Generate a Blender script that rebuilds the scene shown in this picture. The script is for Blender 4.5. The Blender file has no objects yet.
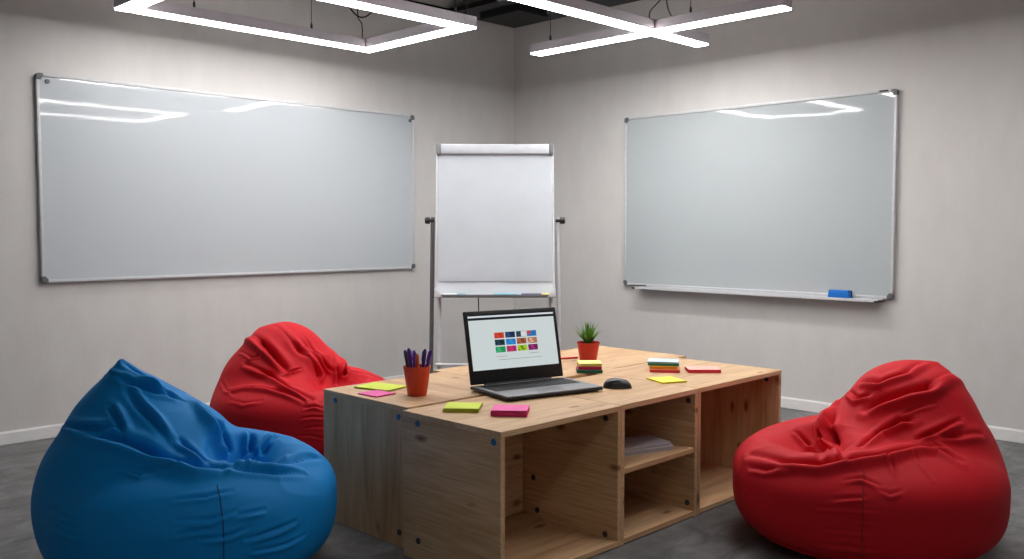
import bpy, bmesh, math, random
import numpy as np
from mathutils import Vector, Matrix
random.seed(7)
R = math.radians
SC = bpy.context.scene
COL = SC.collection

# ------------------------------------------------------------------ helpers
def props(o, label=None, cat=None, group=None, kind=None):
    if label: o['label'] = label
    if cat: o['category'] = cat
    if group: o['group'] = group
    if kind: o['kind'] = kind
    return o

def thing(name, label, cat, loc=(0, 0, 0), rz=0, group=None):
    o = bpy.data.objects.new(name, None); COL.objects.link(o)
    o.empty_display_size = .05
    o.location = loc; o.rotation_euler = (0, 0, rz)
    return props(o, label, cat, group)

class MB:
    """collects shapes, links them as one mesh object"""
    def __init__(s): s.bm = bmesh.new()
    def box(s, x0, x1, y0, y1, z0, z1, bev=0, seg=2, M=None):
        t = bmesh.new()
        vs = [t.verts.new((x, y, z)) for x in (x0, x1) for y in (y0, y1) for z in (z0, z1)]
        for f in ((0, 1, 3, 2), (4, 6, 7, 5), (0, 4, 5, 1), (2, 3, 7, 6), (0, 2, 6, 4), (1, 5, 7, 3)):
            t.faces.new([vs[i] for i in f])
        if bev > 0:
            bmesh.ops.bevel(t, geom=t.edges[:], offset=bev, segments=seg, profile=.5, affect='EDGES')
        return s.join(t, M)
    def join(s, t, M=None):
        if M is not None: t.transform(M)
        me = bpy.data.meshes.new('tmp'); t.to_mesh(me); t.free()
        s.bm.from_mesh(me); bpy.data.meshes.remove(me); return s
    def prism(s, pts, z0, z1, bev=0, M=None, seg=2):
        t = bmesh.new()
        a = [t.verts.new((x, y, z0)) for x, y in pts]; b = [t.verts.new((x, y, z1)) for x, y in pts]
        n = len(pts)
        t.faces.new(a[::-1]); t.faces.new(b)
        for i in range(n): t.faces.new((a[i], a[(i+1) % n], b[(i+1) % n], b[i]))
        if bev: bmesh.ops.bevel(t, geom=[e for e in t.edges if abs(e.verts[0].co.z-e.verts[1].co.z) < 1e-6], offset=bev, segments=seg, profile=.5, affect='EDGES')
        return s.join(t, M)
    def lathe(s, prof, n=32, M=None):
        t = bmesh.new(); rings = []
        for r, z in prof:
            if r < 1e-6: rings.append([t.verts.new((0, 0, z))])
            else: rings.append([t.verts.new((r*math.cos(2*math.pi*i/n), r*math.sin(2*math.pi*i/n), z)) for i in range(n)])
        for a, b in zip(rings, rings[1:]):
            for i in range(n):
                j = (i+1) % n
                if len(a) == 1 and len(b) == 1: continue
                if len(a) == 1: t.faces.new((a[0], b[j], b[i]))
                elif len(b) == 1: t.faces.new((a[i], a[j], b[0]))
                else: t.faces.new((a[i], a[j], b[j], b[i]))
        return s.join(t, M)
    def tube(s, pts, r, n=10, cap=True, sx=1.0):
        pts = [Vector(p) for p in pts]
        rr = r if isinstance(r, (list, tuple)) else [r]*len(pts)
        t = bmesh.new(); rings = []
        up = None
        for i, p in enumerate(pts):
            d = (pts[min(i+1, len(pts)-1)]-pts[max(i-1, 0)]).normalized()
            if up is None:
                up = Vector((0, 0, 1)) if abs(d.z) < .9 else Vector((1, 0, 0))
            a = d.cross(up).normalized(); b = a.cross(d).normalized(); up = b
            rings.append([t.verts.new(p+(a*math.cos(2*math.pi*k/n)*sx+b*math.sin(2*math.pi*k/n))*rr[i]) for k in range(n)])
        for x, y in zip(rings, rings[1:]):
            for k in range(n): t.faces.new((x[k], x[(k+1) % n], y[(k+1) % n], y[k]))
        if cap:
            t.faces.new(rings[0][::-1]); t.faces.new(rings[-1])
        return s.join(t)
    def build(s, name, mat, parent=None, smooth=False, M=None):
        bmesh.ops.recalc_face_normals(s.bm, faces=s.bm.faces[:])
        me = bpy.data.meshes.new(name); s.bm.to_mesh(me); s.bm.free()
        if M is not None: me.transform(M)
        for m in (mat if isinstance(mat, (list, tuple)) else [mat]): me.materials.append(m)
        o = bpy.data.objects.new(name, me); COL.objects.link(o)
        if parent is not None: o.parent = parent
        if smooth:
            for p in me.polygons: p.use_smooth = True
            if smooth != 'all':
                me.set_sharp_from_angle(angle=R(38))
        return o

def TR(x=0, y=0, z=0, rx=0, ry=0, rz=0, s=1):
    return Matrix.Translation((x, y, z)) @ Matrix.Rotation(rz, 4, 'Z') @ Matrix.Rotation(ry, 4, 'Y') @ Matrix.Rotation(rx, 4, 'X') @ Matrix.Scale(s, 4)

# ------------------------------------------------------------------ materials
def lin(c):
    return tuple(((v/255.)/12.92 if v/255. <= .04045 else ((v/255.+.055)/1.055)**2.4) for v in c)+(1,)

def mat(name, col=(200, 200, 200), rough=.5, metal=0, spec=.5, emit=0, coat=0, sheen=0, trans=0):
    m = bpy.data.materials.new(name); m.use_nodes = True
    b = m.node_tree.nodes['Principled BSDF']
    b.inputs['Base Color'].default_value = lin(col)
    b.inputs['Roughness'].default_value = rough
    b.inputs['Metallic'].default_value = metal
    b.inputs['Specular IOR Level'].default_value = spec
    if coat: b.inputs['Coat Weight'].default_value = coat; b.inputs['Coat Roughness'].default_value = .08
    if sheen: b.inputs['Sheen Weight'].default_value = sheen
    if emit:
        b.inputs['Emission Color'].default_value = lin(col); b.inputs['Emission Strength'].default_value = emit
    return m

def nodes(m): return m.node_tree.nodes, m.node_tree.links, m.node_tree.nodes['Principled BSDF']

def noise_tex(m, scale, detail=4, rough=.5, mapscale=(1, 1, 1), coord='Object', dist=0):
    N, L, b = nodes(m)
    tc = N.new('ShaderNodeTexCoord'); mp = N.new('ShaderNodeMapping'); mp.inputs['Scale'].default_value = mapscale
    L.new(tc.outputs[coord], mp.inputs['Vector'])
    n = N.new('ShaderNodeTexNoise'); n.inputs['Scale'].default_value = scale; n.inputs['Detail'].default_value = detail
    n.inputs['Roughness'].default_value = rough; n.inputs['Distortion'].default_value = dist
    L.new(mp.outputs[0], n.inputs['Vector']); return n

def ramp(m, src, stops):
    N, L, b = nodes(m)
    r = N.new('ShaderNodeValToRGB'); e = r.color_ramp.elements
    while len(e) < len(stops): e.new(.5)
    for i, (p, c) in enumerate(stops): e[i].position = p; e[i].color = lin(c)
    L.new(src, r.inputs[0]); return r

def bump(m, src, strength, dist):
    N, L, b = nodes(m)
    k = N.new('ShaderNodeBump'); k.inputs['Strength'].default_value = strength; k.inputs['Distance'].default_value = dist
    L.new(src, k.inputs['Height'])
    if b.inputs['Normal'].is_linked: L.new(b.inputs['Normal'].links[0].from_socket, k.inputs['Normal'])
    L.new(k.outputs[0], b.inputs['Normal']); return k

def mottled(name, c0, c1, scale, rough=.6, mapscale=(1, 1, 1), bs=0, bd=.001, detail=4, spec=.4):
    m = mat(name, c0, rough, spec=spec); N, L, b = nodes(m)
    n = noise_tex(m, scale, detail, .6, mapscale)
    r = ramp(m, n.outputs['Fac'], [(.3, c0), (.7, c1)]); L.new(r.outputs[0], b.inputs['Base Color'])
    if bs: bump(m, n.outputs['Fac'], bs, bd)
    return m

# wall: pale greige vertical-textured wallpaper
def wall_mat():
    m = mat('wall_plaster', (212, 211, 210), .85, spec=.2); N, L, b = nodes(m)
    n = noise_tex(m, 9, 6, .62, (1, 1, .45))
    r = ramp(m, n.outputs['Fac'], [(.25, (206, 204, 202)), (.75, (213, 212, 210))]); L.new(r.outputs[0], b.inputs['Base Color'])
    f = noise_tex(m, 55, 4, .6, (1, 1, .25)); bump(m, f.outputs['Fac'], .25, .003)
    g = noise_tex(m, 260, 2, .5); bump(m, g.outputs['Fac'], .15, .001)
    return m

def floor_mat():
    m = mat('floor_vinyl', (80, 80, 82), .55, spec=.35); N, L, b = nodes(m)
    n = noise_tex(m, 5.5, 9, .72, (1, 1.4, 1), dist=.6)
    r = ramp(m, n.outputs['Fac'], [(.28, (80, 80, 82)), (.5, (112, 112, 113)), (.72, (142, 142, 143))])
    tc = N.new('ShaderNodeTexCoord'); br = N.new('ShaderNodeTexBrick')
    mp = N.new('ShaderNodeMapping'); mp.inputs['Location'].default_value = (.13, .22, 0); mp.inputs['Rotation'].default_value = (0, 0, 0)
    L.new(tc.outputs['Object'], mp.inputs[0]); L.new(mp.outputs[0], br.inputs['Vector'])
    br.inputs['Scale'].default_value = 1; br.inputs['Brick Width'].default_value = .92; br.inputs['Row Height'].default_value = .46
    br.inputs['Mortar Size'].default_value = .0016; br.inputs['Mortar Smooth'].default_value = .2
    br.inputs['Color1'].default_value = (.9, .9, .9, 1); br.inputs['Color2'].default_value = (1.08, 1.08, 1.08, 1)
    br.inputs['Mortar'].default_value = (.55, .55, .55, 1)
    mx = N.new('ShaderNodeMix'); mx.data_type = 'RGBA'; mx.blend_type = 'MULTIPLY'; mx.inputs[0].default_value = 1
    L.new(r.outputs[0], mx.inputs[6]); L.new(br.outputs['Color'], mx.inputs[7]); L.new(mx.outputs[2], b.inputs['Base Color'])
    bump(m, n.outputs['Fac'], .2, .004)
    return m

def wood(name, axis, tone=1.0):
    """oak laminate with the grain along one axis (0 x, 1 y, 2 z)"""
    m = mat(name, (180, 145, 108), .45, spec=.35); N, L, b = nodes(m)
    oi = N.new('ShaderNodeObjectInfo'); tc = N.new('ShaderNodeTexCoord')
    add = N.new('ShaderNodeVectorMath'); add.operation = 'MULTIPLY_ADD'
    comb = N.new('ShaderNodeCombineXYZ')
    for i in range(3): L.new(oi.outputs['Random'], comb.inputs[i])
    L.new(comb.outputs[0], add.inputs[0]); add.inputs[1].default_value = (7.3, 11.9, 5.1); L.new(tc.outputs['Object'], add.inputs[2])
    def nz(sc_along, sc_across, detail, rough, dist=0):
        mp = N.new('ShaderNodeMapping'); s = [sc_across]*3; s[axis] = sc_along; mp.inputs['Scale'].default_value = s
        L.new(add.outputs[0], mp.inputs[0])
        n = N.new('ShaderNodeTexNoise'); n.inputs['Scale'].default_value = 1; n.inputs['Detail'].default_value = detail
        n.inputs['Roughness'].default_value = rough; n.inputs['Distortion'].default_value = dist
        L.new(mp.outputs[0], n.inputs['Vector']); return n
    a = nz(1.1, 8, 5, .6, .9); fine = nz(5, 130, 3, .6, .2)
    k = lambda c: tuple(min(255, v*tone) for v in c)
    r = ramp(m, a.outputs['Fac'], [(.26, k((190, 150, 111))), (.42, k((212, 172, 130))), (.55, k((223, 186, 144))), (.75, k((233, 199, 158)))])
    r2 = ramp(m, fine.outputs['Fac'], [(.3, (205, 200, 194)), (.62, (255, 255, 255))])
    mx = N.new('ShaderNodeMix'); mx.data_type = 'RGBA'; mx.blend_type = 'MULTIPLY'; mx.inputs[0].default_value = .7
    L.new(r.outputs[0], mx.inputs[6]); L.new(r2.outputs[0], mx.inputs[7])
    # knots
    mp = N.new('ShaderNodeMapping'); s = [9.5]*3; s[axis] = 4.2; mp.inputs['Scale'].default_value = s
    L.new(add.outputs[0], mp.inputs[0])
    nn = noise_tex(m, 9, 2, .5)
    vm = N.new('ShaderNodeVectorMath'); vm.operation = 'MULTIPLY_ADD'; L.new(nn.outputs['Color'], vm.inputs[0]); vm.inputs[1].default_value = (.25, .25, .25); L.new(mp.outputs[0], vm.inputs[2])
    vo = N.new('ShaderNodeTexVoronoi'); vo.inputs['Scale'].default_value = 1; L.new(vm.outputs[0], vo.inputs['Vector'])
    kr = ramp(m, vo.outputs['Distance'], [(.04, (92, 62, 42)), (.09, (190, 168, 150)), (.16, (255, 255, 255))])
    mk = N.new('ShaderNodeMix'); mk.data_type = 'RGBA'; mk.blend_type = 'MULTIPLY'; mk.inputs[0].default_value = .8
    L.new(mx.outputs[2], mk.inputs[6]); L.new(kr.outputs[0], mk.inputs[7]); L.new(mk.outputs[2], b.inputs['Base Color'])
    bump(m, fine.outputs['Fac'], .12, .0006)
    return m

def fabric(name, c):
    m = mat(name, c, .66, spec=.22); N, L, b = nodes(m)
    b.inputs['Sheen Weight'].default_value = .03; b.inputs['Sheen Roughness'].default_value = .4
    b.inputs['Sheen Tint'].default_value = lin(tuple(min(255, v+90) for v in c))
    n = noise_tex(m, 420, 2, .5); bump(m, n.outputs['Fac'], .18, .0006)
    n2 = noise_tex(m, 14, 4, .6, dist=.5); bump(m, n2.outputs['Fac'], .12, .01)
    return m

def board_mat(name, c):
    m = mat(name, c, .12, spec=.5); N, L, b = nodes(m)
    n = noise_tex(m, 2.2, 2, .5); bump(m, n.outputs['Fac'], .08, .02)
    s = noise_tex(m, 3, 5, .7, dist=1.2); r = ramp(m, s.outputs['Fac'], [(.3, (36, 36, 36)), (.7, (60, 60, 60))]); L.new(r.outputs[0], b.inputs['Roughness'])
    return m

M = dict(
    wall=wall_mat(), floor=floor_mat(),
    ceil=mottled('ceiling_panel', (66, 68, 69), (78, 80, 81), 6, .8),
    black=mottled('black_metal', (16, 16, 17), (22, 22, 23), 20, .5),
    duct=mottled('duct_metal', (92, 95, 98), (108, 110, 112), 8, .5),
    white=mottled('skirting_paint', (232, 232, 231), (238, 238, 237), 12, .5),
    wx=wood('oak_grain_x', 0), wy=wood('oak_grain_y', 1), wz=wood('oak_grain_z', 2),
    edge=wood('oak_edge', 0, 1.04),
    alu=mottled('aluminium', (196, 198, 202), (210, 212, 215), 40, .35, spec=.5),
    grey=mottled('grey_plastic', (96, 98, 102), (108, 110, 114), 40, .5),
    dark=mottled('dark_plastic', (30, 30, 32), (38, 38, 40), 40, .45),
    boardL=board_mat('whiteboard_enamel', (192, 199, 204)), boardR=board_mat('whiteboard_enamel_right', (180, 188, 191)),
    paper=mottled('flip_paper', (228, 233, 238), (234, 239, 244), 5, .7),
    chart=mat('flip_board', (214, 220, 226), .25),
    lamp=mottled('lamp_housing', (206, 200, 208), (212, 207, 214), 20, .4),
    emit4=mat('led_diffuser_added_rear', (255, 252, 250), .5, emit=9.0),  # diffuser of the added lamp behind the camera
    emit3=mat('led_diffuser_added_front', (255, 252, 250), .5, emit=18.0), emit2=mat('led_diffuser_left', (255, 252, 250), .5, emit=20.0),  # emit3 is for the lamp added above the front floor
    emit=mat('led_diffuser', (255, 252, 250), .5, emit=34.0),
    wire=mottled('steel_wire', (60, 60, 60), (70, 70, 70), 60, .4),
    blue=fabric('blue_nylon', (0, 132, 208)), red=fabric('red_nylon', (198, 20, 34)), red2=fabric('red_nylon_back', (198, 20, 34)),
    blue_seam=mat('blue_thread', (3, 60, 110), .7), red_seam=mat('red_thread', (120, 10, 20), .7),
    cup=mottled('orange_plastic', (205, 62, 28), (214, 70, 34), 18, .42), pot=mottled('red_pot', (196, 44, 30), (206, 52, 36), 18, .45),
    soil=mottled('soil', (38, 28, 22), (62, 48, 38), 90, .95, bs=.6, bd=.004),
    leaf=mottled('leaf', (74, 128, 52), (140, 180, 84), 30, .45),
    capblue=mottled('blue_cap', (52, 98, 142), (60, 108, 152), 60, .4), bolt=mottled('dark_bolt', (46, 46, 48), (64, 64, 66), 90, .35),
    lapsil=mottled('laptop_silver', (138, 140, 145), (150, 152, 157), 300, .38, spec=.5), lapblk=mottled('laptop_black', (17, 17, 19), (24, 24, 26), 200, .42),
    key=mottled('laptop_key', (26, 26, 29), (34, 34, 37), 200, .5),
    mouse=mottled('mouse_plastic', (28, 29, 34), (36, 37, 43), 90, .3, spec=.6),
    eraser=mottled('eraser_blue', (10, 106, 196), (18, 118, 208), 60, .6),
)
def screen(name, c, e=.55):
    e *= 1.15
    m = mat(name, c, .3); b = m.node_tree.nodes['Principled BSDF']; b.inputs['Base Color'].default_value = lin(tuple(v*.3 for v in c))
    b.inputs['Emission Color'].default_value = lin(c); b.inputs['Emission Strength'].default_value = e
    return m
def pad_mat(name, top, side):
    """paper pad: faces that look up take the sheet colour, the cut edges the deeper stacked-paper colour"""
    a = mottled(name+'_sheet', tuple(max(0, v-6) for v in top), top, 30, .75)
    b = mat(name+'_edge', side, .8); N, L, p = nodes(b)
    n = noise_tex(b, 30, 2, .5, (1, 1, 60)); r = ramp(b, n.outputs['Fac'], [(.3, tuple(v*.86 for v in side)), (.7, side)]); L.new(r.outputs[0], p.inputs['Base Color'])
    return [a, b]

# ------------------------------------------------------------------ the room
XW, YW, ZC = 5.15, 5.091, 2.68
X0, Y0 = -1.6, -1.6
def struct(name, mb, m, parent=None): 
    o = mb.build(name, m, parent)
    if parent is None: o['kind'] = 'structure'
    return o
struct('floor', MB().box(X0, XW+.1, Y0, YW+.1, -.08, 0), M['floor'])
struct('wall_left', MB().box(X0, XW+.1, YW, YW+.1, 0, ZC+.35), M['wall'])
struct('wall_right', MB().box(XW, XW+.1, Y0, YW, 0, ZC+.35), M['wall'])
struct('wall_back', MB().box(X0-.1, X0, Y0, YW+.1, 0, ZC+.35), M['wall'])
struct('wall_front', MB().box(X0-.1, XW+.1, Y0-.1, Y0, 0, ZC+.35), M['wall'])
struct('ceiling', MB().box(X0-.1, XW+.1, Y0-.1, YW+.1, ZC+.35, ZC+.45), M['ceil'])
struct('baseboard_left', MB().box(X0, XW-.013, YW-.012, YW, 0, .062, .003).box(X0, XW-.013, YW-.009, YW, .06, .067, .002), M['white'])
struct('baseboard_right', MB().box(XW-.012, XW, Y0, YW-.0005, 0, .062, .003).box(XW-.009, XW, Y0, YW-.0005, .06, .067, .002), M['white'])
# dark suspended ceiling: panels between black tracks
cp = MB(); ct = MB()
xs = [X0+i*.675 for i in range(11)]
ys = [Y0+i*.669 for i in range(11)]
for i in range(10):
    for j in range(10):
        if i == 8 and j == 9: continue
        cp.box(xs[i]+.012, xs[i+1]-.012, ys[j]+.012, ys[j+1]-.012, ZC, ZC+.02, .002, 1)
for x in xs[1:-1]: ct.box(x-.014, x+.014, Y0, YW, ZC-.004, ZC+.03)
for y in ys[1:-1]: ct.box(X0, XW, y-.014, y+.014, ZC-.004, ZC+.03)
for (a, b_, c, d) in ((X0, XW, YW-.014, YW-.001), (XW-.014, XW-.001, Y0, YW-.001), (X0, XW, Y0+.001, Y0+.014), (X0+.001, X0+.014, Y0, YW)): ct.box(a, b_, c, d, ZC-.001, ZC+.03)
o = struct('trim_1', cp, M['ceil']); o2 = struct('trim_2', ct, M['black'])

# ------------------------------------------------------------------ pendant LED lights
ZL = 2.20; LW, LH = .092, .060
def tube_light(root, x0, x1, y0, y1, em='emit'):
    h = MB().box(x0, x1, y0, y1, ZL+.004, ZL+LH, .003).build('housing', M['lamp'], root)
    MB().box(x0+.003, x1-.003, y0+.003, y1-.003, ZL-.004, ZL+.006, .002).build('diffuser', M[em], h)
def hang(root, x, y, clip=True):
    m = MB().tube([(x, y, ZL+LH), (x, y, ZC)], .0022, 6)
    m.lathe([(0, 0), (.007, 0), (.007, .03), (.003, .045), (0, .045)], 10, TR(x, y, ZL+LH-.001))
    m.build('suspension_wire', M['wire'], root, True)
def cord(root, pts): 
    P = [Vector(p) for p in pts]; out = []
    for i in range(len(P)-1):
        p0, p1, p2, p3 = P[max(i-1, 0)], P[i], P[i+1], P[min(i+2, len(P)-1)]
        for k in range(6):
            t = k/6; out.append(.5*((2*p1)+(p2-p0)*t+(2*p0-5*p1+4*p2-p3)*t*t+(3*p1-p0-3*p2+p3)*t**3))
    out.append(P[-1])
    MB().tube(out, .0035, 6).build('power_cord', M['black'], root, True)
def rect_light(x0, x1, y0, y1, label, group, em='emit'):
    t = thing('pendant_light', label, 'ceiling light', (0, 0, 0), 0, group)
    tube_light(t, x0, x0+LW, y0, y1, em)
    tube_light(t, x1-LW, x1, y0, y1, em)
    tube_light(t, x0+LW+.001, x1-LW-.001, y1-LW, y1, em)
    tube_light(t, x0+LW+.001, x1-LW-.001, y0, y0+LW, em)
    for x in (x0+.4, x1-.45): hang(t, x, y1-.05); hang(t, x, y0+.05)
    hang(t, x1-.03, y0+.05); hang(t, x1-.13, y0+.03)
    cord(t, [(x1-.09, y1-.05, ZL+LH), (x1-.10, y1-.06, ZL+LH+.09), (x1-.13, y1-.06, ZL+.2), (x1-.12, y1-.06, ZL+.42), (x1-.12, y1-.06, ZC)])
    return t
def cross_light(xc, yc, x0, x1, y0, y1, label, group, em='emit'):
    t = thing('pendant_light', label, 'ceiling light', (0, 0, 0), 0, group)
    tube_light(t, xc-LW/2, xc+LW/2, y0, y1, em)
    tube_light(t, x0, xc-LW/2-.001, yc-LW/2, yc+LW/2, em)
    tube_light(t, xc+LW/2+.001, x1, yc-LW/2, yc+LW/2, em)
    for y in (y0+.17, yc-.25, y1-.13): hang(t, xc, y)
    hang(t, x0+.3, yc)
    cord(t, [(xc+.0, yc+.02, ZL+LH), (xc+.0, yc+.02, ZL+LH+.06), (xc+.0, yc-.03, ZL+LH+.1), (xc, yc-.05, ZL+LH+.14), (xc, yc-.05, ZC)])
    cord(t, [(xc+.0, yc-.16, ZL+LH), (xc+.0, yc-.12, ZL+LH+.02), (xc+.0, yc-.09, ZL+LH+.12), (xc, yc-.07, ZC)])
    return t
rect_light(1.872, 3.440, 3.685, 4.665, 'rectangular white tube ceiling light hanging before the long left whiteboard', 'tube pendant lights', 'emit2')
cross_light(4.22, 3.08, 2.45, 4.72, 2.26, 3.985, 'cross-shaped white tube ceiling light hanging before the right whiteboard', 'tube pendant lights')

# two out-of-view lamps, added to brighten the cube fronts and the floor
cross_light(.3, .3, -.7, 1.2, -.8, 1.1, 'cross-shaped tube ceiling light added unseen behind the viewer', 'tube pendant lights', 'emit4')
rect_light(2.72, 4.05, .75, 1.75, 'rectangular tube ceiling light added unseen over the floor before the open cubes', 'tube pendant lights', 'emit3')
# dark service rail with its looping cable, duct and box under the ceiling
rl = MB().box(2.1, 3.50, 4.525, 4.568, 2.445, 2.465, .003).build('cable_rail', M['black'])
props(rl, 'thin black cable rail hanging above the rectangular tube light', 'cable rail')
for x in (2.3, 3.3): MB().tube([(x, 4.546, 2.46), (x, 4.546, ZC)], .004, 6).build('rod', M['black'], rl)
pts = [(3.19+.20*i/14, 4.546, 2.447-.075*math.sin(math.pi*i/14)**.8) for i in range(15)]
MB().tube(pts, .005, 6).build('cable', M['black'], rl, True)

dx = thing('ceiling_duct', 'grey metal air duct running under the dark ceiling', 'duct')
MB().box(3.1, 4.72, 4.0, 4.3, 2.60, 2.67, .012).build('duct_body', M['duct'], dx, True)
for x in (3.6, 4.2, 4.68): MB().box(x, x+.025, 3.985, 4.315, 2.585, 2.677, .003).build('flange', M['duct'], dx)
bxx = MB().box(4.6, 4.9, 4.5, 4.9, 2.625, 2.678, .006).build('ceiling_box', M['black']); props(bxx, 'black box fixed under the ceiling near the corner', 'junction box')

# ------------------------------------------------------------------ whiteboards
def whiteboard(name, W, Hh, m, label, screws, loc, rz, tray=None):
    """board in the local xz plane, front looking to local -y, origin at bottom left on the wall"""
    t = thing(name, label, 'whiteboard', loc, rz)
    MB().box(.012, W-.012, -.018, -.001, .012, Hh-.012).build('writing_surface', m, t)
    f = MB()
    f.box(.02, W-.02, -.026, -.001, 0, .016, .003).box(.02, W-.02, -.026, -.001, Hh-.016, Hh, .003)
    f.box(0, .016, -.026, -.001, .02, Hh-.02, .003).box(W-.016, W, -.026, -.001, .02, Hh-.02, .003)
    f.build('frame', M['alu'], t, True)
    for (x, z, sx, sz) in ((0, 0, 1, 1), (W, 0, -1, 1), (0, Hh, 1, -1), (W, Hh, -1, -1)):
        pts = [(0, .034), (0, .012), (.004, .004), (.012, 0), (.034, 0), (.034, .02), (.024, .022), (.022, .034)]
        mm = Matrix(((sx, 0, 0, x), (0, 0, 1, -.029), (0, sz, 0, z), (0, 0, 0, 1)))
        MB().prism(pts, 0, .028, .003, mm).build('corner_cap', M['grey'], t, True)
    for (x, z) in screws:
        MB().lathe([(0, 0), (.012, 0), (.012, .006), (.009, .009), (0, .009)], 20, TR(x, -.017, z, rx=R(90))).build('screw', M['grey'], t, True)
    return t
wl = whiteboard('whiteboard', 2.49, 1.085, M['boardL'], 'long wide empty whiteboard on the left wall', [(.055, 1.045), (2.455, 1.045)], (1.63, YW-.001, .822), 0)
wr = whiteboard('whiteboard', 1.90, 1.174, M['boardR'], 'shorter empty whiteboard on the right wall with a pen tray', [], (XW-.001, 3.975, .708), R(-90))
tr = MB(); tr.box(.14, 1.84, -.085, -.001, -.018, -.012, .001).box(.14, 1.84, -.088, -.083, -.018, -.002, .001).box(.14, 1.84, -.028, -.001, -.018, -.001, .001)
tr.build('pen_tray', M['alu'], wr)
for x in (.125, 1.82): MB().box(x, x+.02, -.089, -.001, -.019, -.008, .002).build('tray_end_cap', M['dark'], wr)
MB().box(.06, .20, -.031, -.026, .001, .006, .001).build('frame_clip', M['dark'], wr)
MB().box(1.80, 1.85, -.031, -.026, 1.164, 1.172, .001).build('frame_clip', M['dark'], wr)
er = thing('board_eraser', 'blue board eraser on the tray of the right whiteboard', 'eraser', (XW-.058, 2.37, .6965), R(-90))
MB().prism([(-.066, 0), (.066, 0), (.059, .052), (-.059, .052)], -.02, .02, .004, Matrix(((1, 0, 0, 0), (0, 0, 1, 0), (0, 1, 0, 0), (0, 0, 0, 1)))).build('grip', M['eraser'], er, True)
MB().box(-.065, .065, .0205, .0265, .001, .05, .002).build('felt_pad', mottled('felt', (60, 66, 76), (72, 78, 88), 200, .95), er)

# ------------------------------------------------------------------ flip chart easel
fc = thing('flip_chart', 'white flip chart easel with blank paper standing in the room corner', 'flip chart', (3.767, 3.883, 0), R(-44.5))
# local x along the board (screen right), local -y towards the viewer
tilt = R(9.5)
BW, BH = .70, .915
FM = TR(0, -.02, .705, rx=-tilt)       # board frame: x right, z up the board, y depth; leans back
def fb(name, mb, m, sm=False): return mb.build(name, m, fc, sm, M=FM)
fb('board', MB().box(-BW/2, BW/2, -.012, .010, .0, BH, .004), M['chart'])
fb('board_frame', MB().box(-BW/2-.004, -BW/2+.006, -.016, .012, 0, BH, .002).box(BW/2-.006, BW/2+.004, -.016, .012, 0, BH, .002).box(-BW/2, BW/2, -.016, .012, -.006, .006, .002), M['alu'])
pp = MB()
n = 24
t = bmesh.new(); g = []
for j in range(n+1):
    row = []
    for i in range(13):
        x = -BW/2+.012+(BW-.024)*i/12; z = .088+(BH-.14)*j/n
        y = -.0165-.0035*math.exp(-((z-.14)/.03)**2)*(.6+.4*math.sin(i*.9))-.002*math.sin(i*.8+z*5)*math.exp(-(z/.35)**2)-.002*(1-j/n)
        row.append(t.verts.new((x, y, z)))
    g.append(row)
for a, b_ in zip(g, g[1:]):
    for i in range(12): t.faces.new((a[i], a[i+1], b_[i+1], b_[i]))
bmesh.ops.solidify(t, geom=t.faces[:], thickness=.003)
pp.join(t); fb('paper_pad', pp, M['paper'], True)
fb('clamp_bar', MB().box(-BW/2+.022, BW/2-.022, -.036, .012, BH-.062, BH+.002, .01, 3), mottled('clamp_white', (168, 172, 178), (178, 182, 188), 20, .35), True)
for s in (-1, 1): fb('clamp_end_cap', MB().box(s*(BW/2-.012)-.014, s*(BW/2-.012)+.014, -.038, .014, BH-.066, BH+.004, .009, 3), M['grey'], True)
fb('marker_tray', MB().box(-BW/2+.03, BW/2-.03, -.062, -.012, -.010, -.006, .001).box(-BW/2+.03, BW/2-.03, -.066, -.060, -.010, .004, .002), M['grey'])
for s in (-1, 1): fb('tray_bracket', MB().prism([(0, -.012), (.05, -.012), (.032, .02), (0, .045)], -.066, -.012, .002, Matrix(((s, 0, 0, -s*(BW/2+.006)), (0, 0, 1, 0), (0, 1, 0, 0), (0, 0, 0, 1)))), M['alu'], True)
# legs
for s in (-1, 1):
    k = FM @ Vector((s*(BW/2+.035), .0, .455))
    MB().lathe([(0, -.026), (.017, -.026), (.02, -.016), (.02, .002), (.01, .006), (.01, .03), (0, .03)], 18, TR(k.x+s*.008, k.y, k.z, ry=R(-90)*s)).build('pivot_knob', M['dark'], fc, True)
    kx = k.x-s*.012
    lg = MB().tube([(kx, k.y+.01, k.z+.02), (kx+s*.02, k.y+.03, .03)], .013, 12, sx=1)
    lg.build('rear_leg', M['grey'] if s < 0 else M['alu'], fc, True)
    MB().lathe([(0, 0), (.02, 0), (.02, .02), (.015, .04), (0, .04)], 16, TR(kx+s*.02, k.y+.03, 0)).build('foot', M['dark'], fc, True)
    b0 = FM @ Vector((s*(BW/2-.018), .022, .5)); b1 = FM @ Vector((s*(BW/2-.018), .022, -.04))
    MB().tube([b0, b1, (b1.x, b1.y-.05, .03)], .012, 12).build('front_leg', M['alu'], fc, True)
    MB().lathe([(0, 0), (.02, 0), (.02, .02), (.014, .04), (0, .04)], 16, TR(b1.x, b1.y-.05, 0)).build('foot', M['dark'], fc, True)
MB().tube([(-.355, -.05, .3), (.355, -.05, .3)], .009, 10).build('crossbar', M['alu'], fc, True)
a = FM @ Vector((-.10, .018, .02)); MB().tube([a, (a.x+.004, a.y-.002, .5), (a.x-.01, a.y-.02, .305)], .004, 6).build('strap', M['dark'], fc, True)
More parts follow.
